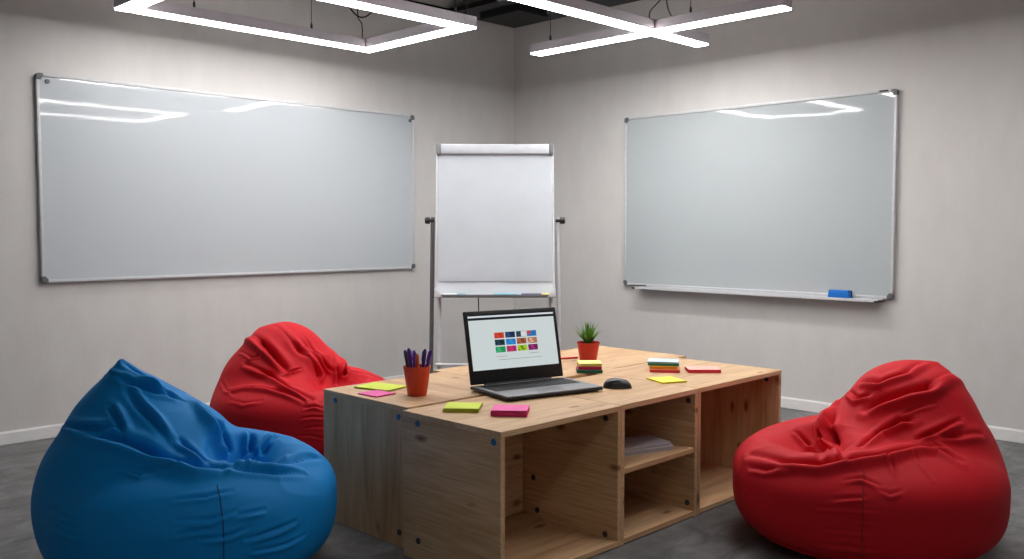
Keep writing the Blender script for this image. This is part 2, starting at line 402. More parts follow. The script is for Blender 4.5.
def marker(x, c, cap, label, L=.13):
    k = fc.matrix_basis @ FM @ Vector((x, -.042, -.0055+.0095))
    mk = thing('marker_pen', label, 'marker pen', k, R(-44.5), 'markers on the flip chart tray')
    MB().lathe([(0, 0), (.008, 0), (.0088, .003), (.0088, L*.62), (0, L*.62)], 16, TR(-L/2, 0, 0, ry=R(90))).build('barrel', c, mk, True)
    MB().lathe([(0, 0), (.0092, 0), (.0092, L*.36), (.006, L*.4), (0, L*.4)], 16, TR(-L/2+L*.6, 0, 0, ry=R(90))).build('cap', cap, mk, True)
wm = mat('marker_white', (225, 228, 232), .4); teal = mat('marker_teal', (92, 176, 196), .4); teal2 = mat('marker_teal_cap', (120, 170, 190), .4)
purp = mat('marker_purple', (52, 46, 92), .4); yel = mat('marker_yellow', (244, 220, 30), .4)
marker(-.235, wm, teal2, 'white marker lying at the left of the flip chart tray')
marker(.065, teal, teal2, 'pale teal marker lying in the middle of the flip chart tray', .14)
marker(.215, purp, purp, 'dark purple marker on the flip chart tray beside the yellow one', .12)
marker(.315, yel, mat('yellow_cap', (190, 180, 60), .4), 'bright yellow marker at the right end of the flip chart tray', .075)

# ------------------------------------------------------------------ oak storage units forming the table
TH = .495; PT = .019
def unit(x0, x1, y0, y1, label, name='storage_cube', face=-1, shelf=None, bolts=(), grain='y', topg='wx', backp=True):
    cx_, cy_ = (x0+x1)/2, (y0+y1)/2
    t = thing(name, label, 'storage unit', (cx_, cy_, 0), 0, 'oak storage units pushed together as a table')
    W = (x1-x0)/2; D = (y1-y0)/2
    sm = M['w'+grain]
    MB().box(-W, W, -D, D, TH-PT, TH, .0012, 1).build('top_panel', M[topg], t)
    MB().box(-W+PT, W-PT, -D+.001, D, .004, .004+PT, .001, 1).build('bottom_panel', M['wx'], t)
    MB().box(-W, -W+PT, -D+.001, D, 0, TH-PT, .001, 1).build('side_panel', sm, t)
    MB().box(W-PT, W, -D+.001, D, 0, TH-PT, .001, 1).build('side_panel', sm, t)
    if backp: MB().box(-W+PT+.004, W-PT-.004, (D-PT) if face < 0 else (-D+.002), D-.002 if face < 0 else (-D+PT), .03, TH-PT-.002, .001, 1).build('back_panel', M['wz'] if grain == 'z' else M['wx'], t)
    if shelf: MB().box(-W+PT, W-PT, -D+.004, D-PT, shelf-PT, shelf, .001, 1).build('shelf', M['wx'], t)
    for (side, yy, zz, col) in bolts:
        x = {'L': -W, 'Ri': W-PT, 'Li': -W+PT}[side]
        ry = R(90) if side == 'Li' else R(-90)
        b = MB().lathe([(0, 0), (.0108, 0), (.0108, .002), (.0092, .0038), (.0055, .0038), (.0045, .0025), (0, .0025)], 20, TR(x-(.0008 if side != 'Li' else -.0008)*0, yy-cy_, zz, ry=ry)).build('bolt', M['capblue'] if col else M['bolt'], t, True)
        if col: b['label'] = 'blue plastic bolt cap'
    return t
YF = 1.92
unit(1.886, 2.470, YF, 2.390, 'large open oak cube at the near corner, bearing the pink and lime pads', bolts=[('L', 2.31, .462, 1), ('L', 1.95, .460, 1), ('L', 2.31, .069, 0), ('Ri', 1.975, .446, 0), ('Ri', 1.975, .036, 0), ('Ri', 2.30, .05, 0), ('Ri', 2.32, .17, 0)], grain='y')
unit(2.474, 2.946, YF+.003, 2.408, 'narrow oak cube in the front row, the one with a middle shelf', shelf=.268, bolts=[('Ri', 1.955, .447, 0), ('Ri', 1.955, .05, 0)], name='storage_cube', grain='y', topg='wx')
unit(2.950, 3.590, YF+.004, 2.460, 'open oak cube at the right end of the front row', bolts=[('Ri', 1.985, .45, 0)], grain='z')
unit(1.928, 2.520, 2.416, 2.925, 'oak cube behind at the left, its plain side facing the beanbags', face=1, bolts=[('L', 2.845, .462, 1), ('L', 2.465, .455, 1), ('L', 2.465, .051, 0)], grain='z', topg='wy')
unit(2.524, 3.110, 2.462, 2.985, 'oak cube in the middle of the back row, behind the laptop', face=1, grain='z')
unit(3.114, 3.672, 2.470, 3.020, 'oak cube at the far right corner of the back row', face=1, grain='z')

# papers on the shelf
ppm = pad_mat('booklet', (196, 194, 202), (176, 172, 176))
for i, (x, y, rz, w, d, h, lb) in enumerate(((2.765, 2.075, -18, .24, .165, .016, 'grey-white booklet at the bottom of the pile on the middle shelf'), (2.760, 2.08, -16, .235, .160, .010, 'thin white booklet on top of the pile on the middle shelf'))):
    t = thing('booklet', lb, 'booklet', (x, y, .2685+i*.0165), R(rz), 'booklets on the shelf')
    pts = [(-w/2, -d/2), (w/2-.02, -d/2), (w/2-.006, -d/2+.006), (w/2, -d/2+.02), (w/2, d/2-.02), (w/2-.006, d/2-.006), (w/2-.02, d/2), (-w/2, d/2)]
    MB().prism(pts, .0012, h-.0012).build('pages', ppm[1], t)
    MB().prism(pts, h-.0012, h).prism(pts, 0, .0012).prism([(-w/2-.001, -d/2), (-w/2+.001, -d/2), (-w/2+.001, d/2), (-w/2-.001, d/2)], 0, h).build('cover', ppm[0], t)

# ------------------------------------------------------------------ sticky note pads
def pad(x, y, z, w, d, h, rz, top, side, label, curl=0):
    ms = pad_mat('sticky_paper', top, side)
    t = thing('sticky_note_pad', label, 'sticky note pad', (x, y, z), R(rz), 'sticky note pads on the table')
    m = MB(); nl = max(2, int(h/.003)); rr = random.Random(label)
    for i in range(nl):
        ox, oy = rr.uniform(-.0008, .0008), rr.uniform(-.0008, .0008)
        m.box(-w/2+ox, w/2+ox, -d/2+oy, d/2+oy, h*i/nl, h*(i+1)/nl*.985+.00002*i if i < nl-1 else h-.0006)
    m.build('sheets', ms[1], t)
    tb = bmesh.new(); lay = []
    for dz in (-.0005, 0):
        lay.append([[tb.verts.new((-w/2+w*i/8, -d/2+d*j/8, h+dz+curl*((8-j)/8)**3)) for i in range(9)] for j in range(9)])
    lo, hi = lay
    for j in range(8):
        for i in range(8):
            tb.faces.new((hi[j][i], hi[j][i+1], hi[j+1][i+1], hi[j+1][i])); tb.faces.new((lo[j][i], lo[j+1][i], lo[j+1][i+1], lo[j][i+1]))
    for i in range(8):
        for q in (0, 8):
            tb.faces.new((lo[q][i], lo[q][i+1], hi[q][i+1], hi[q][i])); tb.faces.new((lo[i][q], lo[i+1][q], hi[i+1][q], hi[i][q]))
    MB().join(tb).build('top_sheet', ms[0], t)
    return t
LIME = ((222, 238, 92), (176, 190, 50)); PINK = ((255, 120, 190), (226, 52, 118)); YEL = ((250, 240, 96), (232, 210, 50))
T = TH+.0006
pad(2.100, 2.792, T, .120, .165, .006, 14, *LIME, 'large flat lime pad left of the orange cup')
pad(2.005, 2.692, T, .092, .105, .004, 4, *PINK, 'thin pink pad between the table edge and the flat lime pad')
pad(2.043, 2.262, T, .118, .118, .011, -50, *LIME, 'lime sticky pad beside the thick pink pad, before the laptop', .002)
pad(2.105, 2.098, T, .117, .117, .017, -51, *PINK, 'thick pink sticky pad at the near corner of the table', .003)
def stack(cx, cy, items, grp=None):
    z = T
    for (dx, dy, w, d, h, rz, tc, scol, lb) in items:
        pad(cx+dx, cy+dy, z, w, d, h, rz, tc, scol, lb); z += h+.0008
stack(2.970, 2.485, [(0, 0, .108, .108, .012, -47, (70, 140, 110), (40, 112, 88), 'green sticky pad at the bottom of the stack before the plant'),
    (.008, .006, .10, .10, .014, -47, (240, 70, 130), (222, 36, 100), 'magenta sticky pad in the middle of the stack before the plant'),
    (.006, .004, .098, .10, .012, -45, (250, 244, 150), (226, 214, 110), 'pale yellow sticky pad on top of the stack before the plant')])
stack(3.208, 2.262, [(0, 0, .125, .105, .012, -56, (250, 150, 120), (222, 62, 70), 'coral red sticky pad at the bottom of the right-hand stack'),
    (.004, .01, .115, .10, .012, -57, (255, 190, 60), (240, 150, 30), 'orange sticky pad second from the bottom of the right-hand stack'),
    (.012, .016, .130, .10, .010, -56, (90, 180, 150), (50, 140, 112), 'teal green sticky pad under the pale blue one, right-hand stack'),
    (.010, .016, .130, .10, .007, -58, (206, 226, 240), (150, 190, 205), 'pale blue sticky pad on top of the right-hand stack')])
pad(3.002, 2.108, T, .112, .125, .006, -24, *YEL, 'flat yellow sticky pad beside the right-hand stack')
pad(3.312, 2.142, T, .135, .10, .015, -46, (252, 190, 182), (226, 50, 72), 'salmon pink sticky pad nearest the right end of the table')

# red pen behind the laptop
rp = thing('red_pen', 'red pen lying on the table behind the laptop', 'pen', (3.17, 2.80, T+.0045), R(-22))
MB().tube([(-.075, 0, 0), (.045, 0, 0)], .0045, 12).build('barrel', mat('pen_red', (222, 40, 56), .4), rp, True)
MB().tube([(.045, 0, 0), (.068, 0, 0)], .0047, 12).build('cap', mat('pen_red_cap', (200, 24, 40), .4), rp, True)

# ------------------------------------------------------------------ cup of pens
cupx, cupy = 2.098, 2.572
CP = thing('pen_cup', 'orange tapered pen cup standing on the table', 'pen cup', (cupx, cupy, T))
cup = MB(); nseg = 48
tb = bmesh.new(); rings = []
for (r, z, fl) in ((0.0, 0, 0), (.034, 0, 0), (.0355, .002, 0), (.042, .046, .2), (.048, .092, .8), (.050, .1065, 1), (.050, .108, 1), (.0475, .108, 1), (.0455, .092, .8), (.033, .004, 0), (0, .004, 0)):
    if r == 0: rings.append([tb.verts.new((0, 0, z))]); continue
    rings.append([tb.verts.new(((r+.0009*fl*math.cos(12*2*math.pi*i/nseg))*math.cos(2*math.pi*i/nseg), (r+.0009*fl*math.cos(12*2*math.pi*i/nseg))*math.sin(2*math.pi*i/nseg), z-(.003*fl if (i % 4 == 0 and z > .106) else 0))) for i in range(nseg)])
for a, b_ in zip(rings, rings[1:]):
    for i in range(nseg):
        j = (i+1) % nseg
        if len(a) == 1: tb.faces.new((a[0], b_[j], b_[i]))
        elif len(b_) == 1: tb.faces.new((a[i], a[j], b_[0]))
        else: tb.faces.new((a[i], a[j], b_[j], b_[i]))
cup.join(tb).build('cup_body', M['cup'], CP, True)
rt = Vector((.705, -.71, 0)); fwv = Vector((.71, .705, 0))
def pen(lat, dep, blat, bdep, L, col, capc, label):
    p0 = Vector((cupx, cupy, T+.008))+rt*blat+fwv*bdep
    p1 = Vector((cupx, cupy, T))+rt*lat+fwv*dep; p1.z = T+.112
    L -= .012; d = (p1-p0).normalized(); q = d.to_track_quat('Z', 'Y')
    t = thing('pen', label, 'pen', p0, 0, 'pens in the orange cup'); t.rotation_mode = 'QUATERNION'; t.rotation_quaternion = q
    MB().lathe([(0, 0), (.0015, .0), (.005, .012), (.0055, .02), (.0055, L*.66), (0, L*.66)], 14).build('barrel', col, t, True)
    c = MB().lathe([(.0055, L*.62), (.0070, L*.63), (.0074, L*.70), (.0070, L*.94), (.0045, L), (0, L)], 14)
    c.box(-.0018, .0018, .0066, .0095, L*.72, L*.95, .0006)
    c.build('cap', capc, t, True)
def pm(n, c): return mottled(n, tuple(v*.9 for v in c), c, 60, .35)
P1, P2, P3, OR, GR = pm('pen_purple', (88, 40, 150)), pm('pen_violet', (104, 74, 182)), pm('pen_indigo', (62, 52, 130)), pm('pen_orange', (226, 104, 60)), pm('pen_green', (52, 72, 52))
pen(-.036, .012, -.016, .006, .170, GR, GR, 'dark green pen, leftmost in the orange cup')
pen(-.021, -.016, -.009, -.010, .180, P1, P1, 'deep purple pen, tallest in the orange cup')
pen(-.010, .018, -.004, .014, .166, P2, P2, 'violet pen just behind the tall purple one')
pen(.003, -.018, .004, -.014, .158, OR, OR, 'orange pen in the middle of the cup')
pen(.022, .014, .010, .012, .172, P3, P3, 'indigo pen leaning right in the orange cup')
pen(.040, -.006, .016, -.002, .176, P1, P1, 'purple pen, rightmost and leaning out of the cup')

# ------------------------------------------------------------------ potted plant
PX, PY = 3.190, 2.675
pt = thing('potted_plant', 'small spiky green plant in a red pot on the table', 'plant', (PX, PY, T))
MB().lathe([(0, 0), (.036, 0), (.038, .003), (.0505, .083), (.053, .084), (.0535, .090), (.0505, .090), (.0485, .078), (.036, .006), (0, .006)], 40).build('pot', M['pot'], pt, True)
MB().lathe([(.0475, .076), (.03, .082), (0, .084)], 30).build('soil', M['soil'], pt, True)
rr = random.Random(3)
lv = MB()
for k in range(36):
    az = k*2.399+rr.uniform(-.3, .3); lean = (.08+.92*(k/36)**.8)*R(50); L = rr.uniform(.085, .118)*(1-.12*(k/36)); w = rr.uniform(.0070, .0095)
    tb = bmesh.new(); rows = []
    for s in range(8):
        u = s/7; a = lean*(.75+.45*u); x = L*u*math.sin(a)+.006; z = .08+L*u*math.cos(a*.9)
        ww = w*(1-.25*u)*max(.04, (1-u**2.6))
        rows.append([tb.verts.new((x+.0022*abs(q)*-1*0, q*ww, z+abs(q)*.0022*(1-u))) for q in (-1, -.5, 0, .5, 1)])
        rows[-1] = rows[-1]
    for a_, b_ in zip(rows, rows[1:]):
        for i in range(4): tb.faces.new((a_[i], a_[i+1], b_[i+1], b_[i]))
    bmesh.ops.solidify(tb, geom=tb.faces[:], thickness=.0016)
    lv.join(tb, TR(rr.uniform(-.006, .006), rr.uniform(-.006, .006), 0, rz=az))
lv.build('leaves', M['leaf'], pt, True)

# ------------------------------------------------------------------ laptop
LWd, LD = .4215, .272
lp = thing('laptop', 'black and silver laptop open on the table, thumbnails on its screen', 'laptop', (2.4655, 2.3190, TH+.0005), R(-13.5))
MB().box(-LWd/2, LWd/2, -LD/2, LD/2, .004, .017, .006, 3).build('base', M['lapblk'], lp, True)
dk = MB().box(-LWd/2+.002, LWd/2-.002, -LD/2+.002, LD/2-.018, .0165, .0195, .0015, 2).build('deck', M['lapsil'], lp, True); dk['label'] = 'silver keyboard deck'
for sx in (-1, 1):
    for sy in (-1, 1): MB().lathe([(0, 0), (.008, 0), (.008, .005), (0, .005)], 12, TR(sx*.18, sy*.11, 0)).build('rubber_foot', M['dark'], lp)
kb = MB().box(-.19, .19, -.022, .098, .0193, .0202, .0004, 1).build('keyboard', M['lapblk'], lp)
km = MB()
for r_ in range(6):
    nk = 16; wk = .37/nk; y = .0935-r_*.0196
    i = 0
    while i < nk:
        span = 1
        if r_ == 5 and i == 4: span = 6
        elif r_ in (2, 3, 4) and i in (0, nk-2): span = 2
        if r_ == 0: hh = .010
        else: hh = .016
        km.box(-.185+i*wk+.0015, -.185+(i+span)*wk-.0015, y-hh, y, .0201, .0216, .0005, 1)
        i += span
km.build('keys', M['key'], kb)
MB().box(-.06, .05, -.118, -.036, .0193, .0199, .0003, 1).build('touchpad', mottled('touchpad', (120, 122, 127), (128, 130, 135), 200, .3), lp)
for k, y in enumerate((.06, .03, .0, -.03)): MB().box(-LWd/2-.0006, -LWd/2+.003, y, y+.014, .007, .012, .0004, 1).build('port', M['bolt'], lp)
hz = LD/2-.010
MB().tube([(-.15, hz, .018), (.15, hz, .018)], .007, 14).build('hinge', M['lapblk'], lp, True)
LH_ = .284; la = R(12.5)
LMx = TR(0, hz, .016, rx=-la)
lid = MB().box(-LWd/2, LWd/2, -.003, .006, .006, LH_, .004, 3).build('lid', M['lapblk'], lp, True, M=LMx)
SW0, SW1, SZ0, SZ1 = -LWd/2+.016, LWd/2-.016, .057, LH_-.014
scr = MB().box(SW0, SW1, -.0036, -.0026, SZ0, SZ1).build('screen', screen('screen_page', (214, 224, 224), .62), lid, M=LMx)
def sbox(x0, x1, z0, z1, m, name, y=-.0040):
    return MB().box(SW0+x0*(SW1-SW0), SW0+x1*(SW1-SW0), y, -.0034, SZ0+(1-z1)*(SZ1-SZ0), SZ0+(1-z0)*(SZ1-SZ0)).build(name, m, lid, M=LMx)
sbox(0, 1, .0, .028, screen('bar_dark', (14, 18, 24), .5), 'browser_bar')
sbox(0.0, 1, .028, .060, screen('bar_white', (225, 232, 240), .62), 'address_bar')
sbox(0, 1, .060, .105, screen('bar_dark2', (14, 18, 24), .5), 'browser_bar')
cols = [[(216, 70, 48), (20, 44, 80), (46, 66, 86), (40, 116, 190)], [(22, 42, 58), (34, 128, 206), (178, 96, 62), (190, 120, 90)], [(26, 150, 84), (180, 36, 120), (170, 206, 20), (108, 24, 84)]]
acc = [[(180, 40, 30), (50, 90, 140), (226, 232, 232), (220, 60, 50)], [(40, 70, 90), (60, 160, 230), (90, 60, 40), (230, 200, 170)], [(80, 200, 140), (220, 60, 60), (90, 120, 30), (190, 50, 150)]]
for j in range(3):
    for i in range(4):
        x0 = .275+i*.127; z0 = .345+j*.128
        th = sbox(x0, x0+.112, z0, z0+.105, screen('thumb_%d%d' % (j, i), cols[j][i], .6), 'thumbnail', -.0042)
        am = screen('thumb_accent_%d%d' % (j, i), acc[j][i], .6)
        rq = random.Random(j*4+i)
        a0 = rq.uniform(.05, .5)
        q = MB()
        for (u0, u1, v0, v1) in ([(0.5, .99, .05, .95)] if (j, i) == (0, 2) else [(0.02, .38, .05, .6)] if (j, i) == (0, 3) else [(a0, a0+.3, .15, .45), (a0+.1, a0+.42, .55, .8), (.04, .2, .7, .92)]):
            X = lambda u: SW0+(x0+.112*u)*(SW1-SW0); Z = lambda v: SZ0+(1-(z0+.105*v))*(SZ1-SZ0)
            q.box(X(u0), X(u1), -.0044, -.0041, Z(v1), Z(v0))
        q.build('picture_detail', am, th, M=LMx).matrix_parent_inverse = Matrix()
tx = screen('text_grey', (120, 130, 136), .55)
for (x0, x1, z) in ((.28, .40, .775), (.66, .78, .755), (.30, .80, .835)):
    sbox(x0, x1, z, z+.007, tx, 'text_line')

# ------------------------------------------------------------------ mouse
ms = thing('computer_mouse', 'black computer mouse to the right of the laptop', 'mouse', (2.738, 2.150, T), R(-55))
def mouse_shell(scale=1, zmin=0, zmax=1):
    tb = bmesh.new(); NU, NV = 40, 16; rows = []
    for j in range(NV+1):
        ph = j/NV*math.pi/2; row = []
        for i in range(NU):
            a = 2*math.pi*i/NU
            x = .055*math.copysign(abs(math.cos(a))**.85, math.cos(a))*math.cos(ph)**.55
            y = (.034-.002*math.cos(a))*math.copysign(abs(math.sin(a))**.85, math.sin(a))*math.cos(ph)**.55
            z = .036*math.sin(ph)**.8*(1-.06*(x/.055)-.22*(x/.055)**2)
            row.append(tb.verts.new((x, y, z)))
        rows.append(row)
    for a_, b_ in zip(rows, rows[1:]):
        for i in range(NU): tb.faces.new((a_[i], a_[(i+1) % NU], b_[(i+1) % NU], b_[i]))
    tb.faces.new(rows[0][::-1]); bmesh.ops.remove_doubles(tb, verts=tb.verts[:], dist=1e-5)
    return tb
MB().join(mouse_shell()).build('shell', M['mouse'], ms, 'all')
MB().tube([(.030, -.003+.003*i, .0255) for i in range(3)], .0065, 14).build('scroll_wheel', M['bolt'], ms, True)

#BAG-BEGIN
# ------------------------------------------------------------------ bean bags
def smin(a, b, k):
    h = np.clip(.5+.5*(b-a)/k, 0, 1); return b*(1-h)+a*h-k*h*(1-h)
def smax(a, b, k): return -smin(-a, -b, k)
def round_cone(p, a, b, r1, r2):
    a = np.array(a, float); b = np.array(b, float)
    ba = b-a; l2 = ba@ba; rr_ = r1-r2; a2 = l2-rr_*rr_; il2 = 1/l2
    pa = p-a; y = pa@ba; z = y-l2
    x2 = ((pa*l2-y[:, None]*ba)**2).sum(1); y2 = y*y*l2; z2 = z*z*l2
    k = np.sign(rr_)*rr_*rr_*x2
    d = (np.sqrt(x2*a2*il2)+y*rr_)*il2-r1
    c1 = np.sign(z)*a2*z2 > k; c2 = np.sign(y)*a2*y2 < k
    return np.where(c1, np.sqrt(x2+z2)*il2-r2, np.where(c2, np.sqrt(x2+y2)*il2-r1, d))
def ell(p, c, r):
    q = (p-np.array(c))/np.array(r); k = np.sqrt((q*q).sum(1)); return (k-1)*min(r)
def bag_sdf(p, B):
    z = p[:, 2]; rad = np.sqrt(((p[:, 0]-B['bx'])/B.get('ax', 1))**2+(p[:, 1]/B.get('ay', 1))**2)
    n_ = np.where(z > B['zc'], B.get('n', 2.5), B.get('nb', 3.4))
    c = np.where(z > B['zc'], B['ct'], B['zc'])
    base = ((np.abs(rad/B['R'])**n_+np.abs((z-B['zc'])/c)**n_)**(1/n_)-1)*min(B['R'], B['zc'])*.9
    d = base
    back = None
    for (a, b, r1, r2) in B['back']:
        q = round_cone(p, a, b, r1, r2); back = q if back is None else smin(back, q, B.get('kb', .05))
    d = smin(d, back, B.get('k', .05))
    for (cc, rr_, k) in B['dips']:
        d = smax(d, -ell(p, cc, rr_), k)
    for (cc, rr_, k) in B.get('bumps', []):
        d = smin(d, ell(p, cc, rr_), k)
    return d
def bag_radius(dirs, B, cen):
    t = np.full(len(dirs), 1.1)
    for _ in range(90):
        d = bag_sdf(cen+dirs*t[:, None], B); t = np.maximum(t-d*.7, .02)
    return t
def wnoise(p, seed, f0, octs=3):
    rs = np.random.RandomState(seed); out = np.zeros(len(p)); amp = 1
    for o_ in range(octs):
        s = np.zeros(len(p))
        for _ in range(7):
            v = rs.normal(size=3); v /= np.linalg.norm(v)
            s += np.sin((p@v)*f0*rs.uniform(.7, 1.3)+rs.uniform(0, 6.28)+1.2*np.sin(p@rs.normal(size=3)*f0*.5))
        out += amp*s/2.6; amp *= .5; f0 *= 1.9
    return out
def crease_disp(P, C):
    """fold along a polyline of 3D points; signed one-sided fold profile"""
    pts = np.array(C['p'], float); w = C.get('w', .03); A = C['a']; kind = C.get('kind', 'fold')
    best = np.full(len(P), 1e9); sg = np.zeros(len(P)); tt = np.zeros(len(P)); L = len(pts)-1
    nrm = P-np.array([0, 0, .2]); nrm /= np.linalg.norm(nrm, axis=1)[:, None]
    for i in range(L):
        a, b = pts[i], pts[i+1]; ab = b-a; u = np.clip((P-a)@ab/(ab@ab), 0, 1)
        q = P-(a+u[:, None]*ab); d = np.linalg.norm(q, axis=1)
        s = (np.cross(np.broadcast_to(ab/np.linalg.norm(ab), P.shape), nrm)*q).sum(1)
        m = d < best; best[m] = d[m]; sg[m] = np.clip(s[m]/np.maximum(d[m], 1e-6), -1, 1); tt[m] = (i+u[m])/L
    taper = np.clip(np.sin(np.pi*np.clip(tt*.94+.03, 0, 1)), 0, 1)**.7
    ends = C.get('ends', 'both')
    if ends == 'start': taper = np.clip((1-tt)*1.6, 0, 1)**.8
    if ends == 'none': taper = np.ones(len(P))
    s = best*np.where(sg >= 0, 1, -1)
    if kind == 'fold':
        g = -np.exp(-(best/(w*.45))**2)*.9+ .85*np.exp(-((s-w*.95)/(w*.65))**2)+.25*np.exp(-((s+w*1.1)/(w*.7))**2)
    elif kind == 'ridge':
        g = np.exp(-(best/(w*.6))**2)
    else:
        g = -np.exp(-(best/w)**2)
    return A*taper*g
def bag_surface(B, NU=540, NV=300):
    cen = np.array(B.get('cen', (0.02, 0, .2)))
    v = np.linspace(0, 1, NV); ph = (v-.5)*np.pi*.9999; u = np.arange(NU)/NU*2*np.pi
    U, V = np.meshgrid(u, ph)
    D = np.stack([np.cos(V)*np.cos(U), np.cos(V)*np.sin(U), np.sin(V)], -1).reshape(-1, 3)
    r = bag_radius(D, B, cen); P = cen+D*r[:, None]
    # normals by sdf gradient
    def grad(P):
        e = .004; g = np.stack([bag_sdf(P+np.eye(3)[i]*e, B)-bag_sdf(P-np.eye(3)[i]*e, B) for i in range(3)], 1)
        return g/np.maximum(np.linalg.norm(g, axis=1), 1e-6)[:, None]
    N = grad(P)
    disp = np.zeros(len(P))
    for C in B['folds']: disp += crease_disp(P, C)
    # soft wrinkles: stronger on the upper half and around the pocket
    up = np.clip((P[:, 2]-.12)/.25, 0, 1)
    pc = np.array(B['pocket']); near = np.exp(-(np.linalg.norm(P-pc, axis=1)/.24)**2)
    q = P*np.array([1, 1, 1.0])
    tip = np.clip((P[:, 2].max()-P[:, 2])/.09, 0, 1)
    disp *= .35+.65*tip
    disp += wnoise(q, B['seed'], 8, 2)*.0035*(.35+.65*up)*tip
    rn = wnoise(q, B['seed']+5, 17, 2); disp -= (np.abs(rn)**.7-.6)*.0042*(up*.4+near*.9)*tip
    # compression wrinkles low on the belly, horizontal
    az = np.arctan2(P[:, 1], P[:, 0])
    for (a0, z0, wa, wz, A, f) in B.get('belly', []):
        da = (az-a0+np.pi) % (2*np.pi)-np.pi
        m = np.exp(-(da/wa)**2-((P[:, 2]-z0)/wz)**2)
        ph_ = P[:, 2]*f+1.1*np.sin(da*5+a0)+.7*np.sin(da*9)
        disp += A*m*(1-np.abs(np.sin(ph_)))**1.0-A*m*.4
    P = P+N*disp[:, None]
    P[:, 2] = np.maximum(P[:, 2], .0015)
    return P, NU, NV
#BAG-END
def bag_object(B, name, label, loc, rz, m, sm_, group=None):
    root = thing(name, label, 'beanbag', loc, rz, group)
    P, NU, NV = bag_surface(B)
    faces = []
    for j in range(NV-1):
        for i in range(NU):
            k = (i+1) % NU; faces.append((j*NU+i, j*NU+k, (j+1)*NU+k, (j+1)*NU+i))
    me = bpy.data.meshes.new('bag_body'); me.from_pydata(P.tolist(), [], faces); me.materials.append(m)
    bm = bmesh.new(); bm.from_mesh(me); bmesh.ops.remove_doubles(bm, verts=bm.verts[:], dist=1e-5); bmesh.ops.recalc_face_normals(bm, faces=bm.faces[:]); bm.to_mesh(me); bm.free()
    for p in me.polygons: p.use_smooth = True
    body = bpy.data.objects.new('bag_body', me); COL.objects.link(body); body.parent = root
    # seams follow the surface along meridians of the grid; the bottom piping follows a low ring
    G = P.reshape(NV, NU, 3)
    for (azd, z0, z1) in B['seams']:
        i = int(round((azd % 360)/360*NU)) % NU
        col = [G[j, i] for j in range(NV) if z0 <= G[j, i, 2] <= z1 and j > 8]
        c = np.array(B.get('cen', (0.02, 0, .2)))
        pts = [Vector(p)+(Vector(p)-Vector(c)).normalized()*.0003 for p in col[::2]]
        if len(pts) > 3: MB().tube(pts, .0018, 6).build('seam', sm_, root, True)
    ring = []
    for i in range(0, NU, 3):
        col = G[:, i]; j = int(np.argmax(col[:, 2] > B.get('pz', .045))); ring.append(Vector(col[j]))
    ring.append(ring[0])
    MB().tube(ring, .0035, 6, cap=False).build('bottom_piping', m, root, True)
    return root
#BAGS-DEF
BLUE = dict(bx=.02, R=.450, zc=.24, ct=.200, n=2.25, nb=3.3, back=[((-.135, -.045, .25), (-.17, -.062, .42), .33, .198), ((-.17, -.062, .42), (-.185, -.085, .676), .198, .012)], kb=.04, k=.03,
    dips=[((.27, .04, .54), (.155, .28, .18), .025), ((.235, .0, .48), (.125, .17, .18), .02)], pocket=(.2, 0, .36), seed=3, folds=[], seams=[(-41, .04, .37)], belly=[])
RED = dict(bx=.02, R=.453, zc=.235, ct=.185, n=2.25, nb=3.6, back=[((-.155, 0, .24), (-.18, 0, .41), .32, .21), ((-.18, 0, .41), (-.24, .05, .618), .205, .012), ((-.18, 0, .41), (-.32, -.02, .57), .205, .02)], kb=.04, k=.03,
    dips=[((.28, -.1, .53), (.155, .3, .18), .025), ((.25, .0, .47), (.125, .18, .17), .02)], pocket=(.22, 0, .36), seed=8, folds=[], seams=[(48, .04, .36)], belly=[])
RED2 = dict(RED); RED2.update(seed=15, seams=[(40, .04, .40)], back=[((-.12, 0, .24), (-.12, -.01, .42), .34, .20), ((-.12, -.01, .42), (-.16, .05, .615), .20, .012), ((-.12, -.01, .42), (-.21, -.07, .585), .20, .02)])
